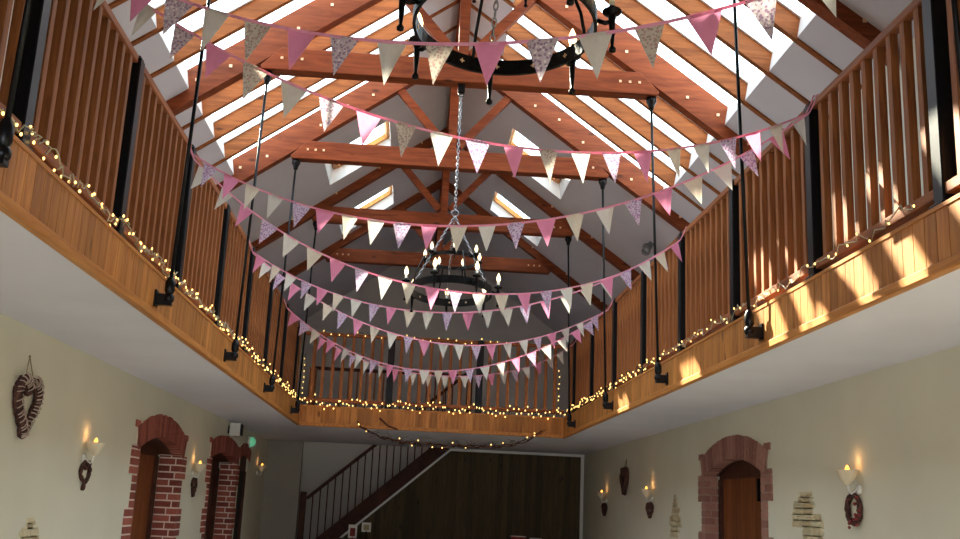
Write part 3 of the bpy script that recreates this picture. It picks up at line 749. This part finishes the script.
# ------------------------------------------------------------------ small fittings
t=empty('wall_speaker',(WL,14.0,2.45),'small black and white loudspeaker above the second brick arch','loudspeaker')
MB().lim(WL,WL+.03,13.96,14.04,2.44,2.54).build('bracket',M_['black'],t)
MB().lim(WL+.03,WL+.17,13.9,14.1,2.41,2.58).build('cabinet',M_['white'],t,.008)
MB().lim(WL+.17,WL+.182,13.91,14.09,2.42,2.57).build('grille',M_['black'],t,.003)
t=empty('emergency_light',(WL,15.8,2.44),'pale green emergency lamp high on the left wall near the far corner','lamp')
R_=Matrix.Rotation(PI/2,3,'Y')
MB().lathe((WL,15.8,2.44),[(.001,0),(.09,0),(.09,.03),(.001,.03)],18,R_).build('base',M_['white'],t)
MB().lathe((WL+.03,15.8,2.44),[(.075,0),(.07,.04),(.04,.07),(.001,.08)],18,R_).build('lens',M_['green'],t)
# twin spotlight on the right slope
P=V(rp(1,2.49,11.75,DP)); t=empty('twin_spotlight',P,'grey twin spotlight fixed on the right roof slope','spotlight')
nn=V((-MS,0,-1)).normalized()
MB().beam(P-V((0,.06,0)),P+V((0,.06,0)),.07,.03,up=nn).build('base',M_['metalgrey'],t)
for sg in (-1,1):
    c=P+nn*.07+V((0,sg*.07,0)); q=(V((-.6,-.7,-.5))+V((sg*.35,0,0))).normalized().to_track_quat('Z','Y').to_matrix()
    mb=MB(); mb.tube([P,c],.01,6); mb.lathe(c,[(.001,-.04),(.025,-.04),(.05,.02),(.055,.06),(.045,.055),(.001,.03)],14,q); mb.build('lamp_head',M_['metalgrey'],t)

# ------------------------------------------------------------------ staircase
t=empty('staircase',(-1.7,YW+.1,0),'dark wooden staircase with turned-bar rail climbing to the right across the far wall','staircase')
DW=M_['darkwood']; y0,y1=YW-.02,YW+.03
MB().prism([(-2.0,stair_z(-2.0)),(1.0,stair_z(1.0)),(1.0,stair_z(1.0)+.30),(-2.0,stair_z(-2.0)+.30)],1,y0-.02,y1).build('stringer',DW,t)
hr=lambda x:1.67+.865*(x+1.7)
MB().beam((-1.72,YW,hr(-1.72)),(.95,YW,hr(.95)),.06,.055).build('handrail',DW,t,.006)
MB().lim(-1.83,-1.73,YW-.05,YW+.05,0,1.76).build('newel_post',DW,t,.008)
MB().lim(.9,1.0,YW-.05,YW+.05,2.6,3.95).build('newel_post',DW,t,.008)
x=-1.62
while x<.88:
    MB().lim(x-.011,x+.011,YW-.011,YW+.011,stair_z(x)+.29,hr(x)-.02).build('baluster',DW,t); x+=.12
rise=.2; go=rise/sl
for k in range(14):
    x=-2.0+go*k; z=stair_z(x)+.16
    if z<.15 or z>ZF: continue
    MB().lim(x,x+go+.02,YW+.03,YG-.02,z-.03,z).build('tread',DW,t)
    
# stairwell guard on the upper landing
t=empty('landing_rail',(-.4,YW-.12,ZF),'dark-railed guard around the stairwell behind the far balustrade','guard rail')
yy=YW-.12
MB().lim(-1.75,.86,yy-.03,yy+.03,3.83,3.885).build('handrail',M_['darkwood'],t,.006)
MB().lim(-1.83,-1.71,yy-.06,yy+.06,ZF-.03,3.86).build('newel_post',M_['bal'],t,.008)
x=-1.6
while x<.8:
    MB().lim(x-.014,x+.014,yy-.014,yy+.014,ZF-.03,3.83).build('baluster',M_['bal'],t); x+=.15

# ------------------------------------------------------------------ serving counter and the pieces on it
t=empty('serving_counter',(.6,17.3,0),'dark panelled serving counter in front of the stair panelling','counter')
MB().lim(-1.25,2.5,17.05,17.6,0,1.0).build('body',M_['darkwood'],t); MB().lim(-1.3,2.55,17.0,17.65,1.0,1.04).build('counter_top',M_['darkwood'],t,.006)
def cardholder(x,y,h,w,hh,label,foot):
    t=empty('picture_card',(x,y,1.04),label,'card')
    MB().lathe((x,y,1.04),[(.001,0),(.05,0),(.045,.012),(.012,.02),(.01,h),(.001,h)],12).build('stand',foot,t)
    MB().lim(x-w/2,x+w/2,y-.006,y+.006,1.04+h-.02,1.04+h+hh).build('card',M_['card'],t)
    MB().lim(x-w*.3,x+w*.3,y-.009,y-.006,1.04+h+.01,1.04+h+hh*.72).build('picture',M_['heartred'] if foot is M_['redpaint'] else M_['stone'],t)
cardholder(-.87,17.1,.04,.14,.19,'white picture card at the left end of the counter, lower of two',M_['redpaint'])
cardholder(-.66,17.25,.14,.15,.13,'white picture card on a tall red stand, higher of two',M_['darkwood'])
t=empty('red_bowl',(1.83,17.2,1.04),'dark red bowl with pale rim on the counter','bowl')
MB().lathe((1.83,17.2,1.04),[(.001,0),(.05,0),(.06,.02),(.11,.10),(.13,.15),(.12,.15),(.09,.08),(.001,.04)],18).build('bowl',M_['redpaint'],t)
MB().torus((1.83,17.2,1.195),.125,.008).build('rim',M_['card'],t)
t=MB().lathe((2.12,17.2,1.04),[(.001,0),(.06,0),(.05,.02),(.04,.1),(.10,.125),(.105,.14),(.001,.13)],18).build('cake_stand',M_['white'])
tag(t,'small white cake stand right of the red bowl on the counter','cake stand')

# ------------------------------------------------------------------ fairy lights
def fairy(pts_fn,n,label,mat,rb=.0055,jit=(.03,.03,.035),grp='fairy lights wound along the gallery edge'):
    P0=V(pts_fn(0)); t=empty('fairy_lights',P0,label,'fairy lights',grp)
    path=[]
    m=n*3
    for i in range(m+1):
        f=i/m; p=V(pts_fn(f)); path.append(p+V((random.uniform(-1,1)*jit[0]*.5,random.uniform(-1,1)*jit[1],random.uniform(-1,1)*jit[2]*.8)))
    MB().tube(path,.0035,4,False).build('cable',mat,t)
    pb=None
    for i in range(n):
        p=path[i*3+1]+V((random.uniform(-.5,.5)*jit[0],0,random.uniform(-.6,.6)*jit[2]))
        if pb is None: pb=MB().ball((p.x,p.y,p.z),rb,5,(1,1,1.4)).build('bulb',M_['fairy'],t,0,origin=p)
        else:
            o=pb.copy(); COL.objects.link(o); o.parent=t; o.location=p-P0
def line(a,b,w=0,fr=0): 
    a,b=V(a),V(b)
    return lambda f: a.lerp(b,f)+V((0,0,w*math.sin(f*fr)))
xl=XL+.03; xr=XR-.03; zl=2.925
fairy(line((xl,3.2,zl),(xl,9.0,zl),.02,60),92,'warm fairy lights along the near half of the left gallery edge',M_['wire'])
fairy(line((xl,9.0,zl),(xl,13.9,zl),.02,80),98,'dense warm fairy lights along the far half of the left gallery edge',M_['darkwire'],.0065)
fairy(line((xr,4.0,zl),(xr,8.3,zl),.02,50),34,'sunlit fairy lights along the near half of the right gallery edge',M_['wire'],.005)
fairy(line((xr,8.3,zl),(xr,13.9,zl),.02,80),98,'dense warm fairy lights along the far half of the right gallery edge',M_['darkwire'],.0065)
fairy(line((XL+.06,YB-.05,zl-.01),(XR-.06,YB-.05,zl-.01),.02,40),98,'warm fairy lights along the foot of the far balustrade',M_['darkwire'],.0085,(.03,.012,.07))
fairy(line((XL+.1,YB-.01,ZRAIL-.0),(1.3,YB-.01,ZRAIL-.0),.02,30),24,'sparse fairy lights on the handrail of the far balustrade',M_['darkwire'],.007,(.02,.012,.03))
fairy(line((XL+.05,YB-.08,2.98),(XL+.05,YB-.08,3.55),0,1),7,'few fairy lights hanging at the left far corner rod',M_['darkwire'],.007,(.01,.01,.02))
fairy(line((XR-.12,YB-.08,2.98),(XR-.12,YB-.08,3.55),0,1),7,'few fairy lights hanging at the right far corner rod',M_['darkwire'],.007,(.01,.01,.02))
# twig garland slung under the far cladding
def gar(f):
    X=-.75+f*2.5; return (X,YB-.07,2.66-.24*(1-(2*f-1)**4) )
t=empty('twig_garland',gar(0),'bare twig garland with tiny lights slung below the far cladding','garland')
mb=MB()
for k in range(4):
    mb.tube([V(gar(i/40))+V((0,random.uniform(-.02,.02),random.uniform(-.025,.025))) for i in range(41)],.005,5,False)
for k in range(46):
    f=random.random(); p=V(gar(f)); mb.tube([p,p+V((random.uniform(-.08,.08),random.uniform(-.03,.0),random.uniform(-.05,.07))),p+V((random.uniform(-.14,.14),random.uniform(-.04,0),random.uniform(-.06,.1)))],[.004,.003,.0015],4,False)
mb.tube([(-.45,YB-.05,2.74),(-.33,YB-.06,2.64),(-.2,YB-.06,2.60)],.012,5,False)
mb.build('twigs',M_['darkwood'],t)
for f in (.0,.02,.05,.24,.3,.34,.42,.47,.53,.6,.72,.78,.93,.95,.97):
    p=V(gar(f))+V((random.uniform(-.03,.03),-.02,random.uniform(-.05,.05))); MB().ball(p,.009,5).build('bulb',M_['fairy'],t)

# ------------------------------------------------------------------ light
w=bpy.data.worlds.new('sky'); scene.world=w; w.use_nodes=True
bg=w.node_tree.nodes['Background']; bg.inputs['Color'].default_value=(.80,.93,1.0,1); bg.inputs['Strength'].default_value=5.5
def light(kind,name,loc,energy,color=(1,1,1),size=None,size_y=None,direction=None):
    l=bpy.data.lights.new(name,kind); l.energy=energy; l.color=color
    if kind=='AREA': l.shape='RECTANGLE'; l.size=size; l.size_y=size_y
    o=bpy.data.objects.new(name,l); COL.objects.link(o); o.location=loc
    if direction is not None: o.rotation_euler=V(direction).to_track_quat('-Z','Y').to_euler()
    return o,l
o,l=light('SUN','sun',(-6,14,12),32.0,(1,.90,.68),direction=(1,-1.72,-1.30)); l.angle=math.radians(.6)
# portals over the roof openings
for side in (-1,1):
    nv=V((-side*MS,0,-1)).normalized()
    for (u0,u1,ya,yb) in holes:
        c=V(rp(side,(u0+u1)/2,(ya+yb)/2,.5)); L=(u1-u0)*math.sqrt(1+MS*MS)
        o,l=light('AREA','portal',c,1,size=1,size_y=1)
        z=-nv; xax=V((side,0,-MS)).normalized(); yax=z.cross(xax)
        o.matrix_world=Matrix.Translation(c)@Matrix((xax,yax,z)).transposed().to_4x4()
        l.size=L; l.size_y=yb-ya; l.cycles.is_portal=True
# added area fill lamp behind the camera; the near wall has no window
light('AREA','window_daylight',(.3,-3.3,1.5),175,(.90,.95,1.0),3.6,1.4,(0,1,-.12))

# ------------------------------------------------------------------ camera
f=1019.384; pi_,ya_,ro_=[math.radians(a) for a in (13.227,3.343,2.571)]
fw=V((math.sin(ya_)*math.cos(pi_),math.cos(ya_)*math.cos(pi_),math.sin(pi_)))
r=V((math.cos(ya_),-math.sin(ya_),0)); u=r.cross(fw)
r2=r*math.cos(ro_)+u*math.sin(ro_); u2=-r*math.sin(ro_)+u*math.cos(ro_)
cam=bpy.data.cameras.new('camera'); co=bpy.data.objects.new('camera',cam); COL.objects.link(co)
co.matrix_world=Matrix.Translation((0,0,1.6))@Matrix((r2,u2,-fw)).transposed().to_4x4()
cam.sensor_width=36; cam.lens=f*36/960; cam.clip_start=.05; cam.clip_end=200
scene.camera=co
scene.view_settings.view_transform='Standard'; scene.view_settings.look='None'; scene.view_settings.exposure=0; scene.view_settings.gamma=1
scene.cycles.use_denoising=True
scene.cycles.max_bounces=10; scene.cycles.diffuse_bounces=6; scene.cycles.transparent_max_bounces=16
scene.cycles.sample_clamp_indirect=6; scene.cycles.caustics_reflective=False; scene.cycles.caustics_refractive=False
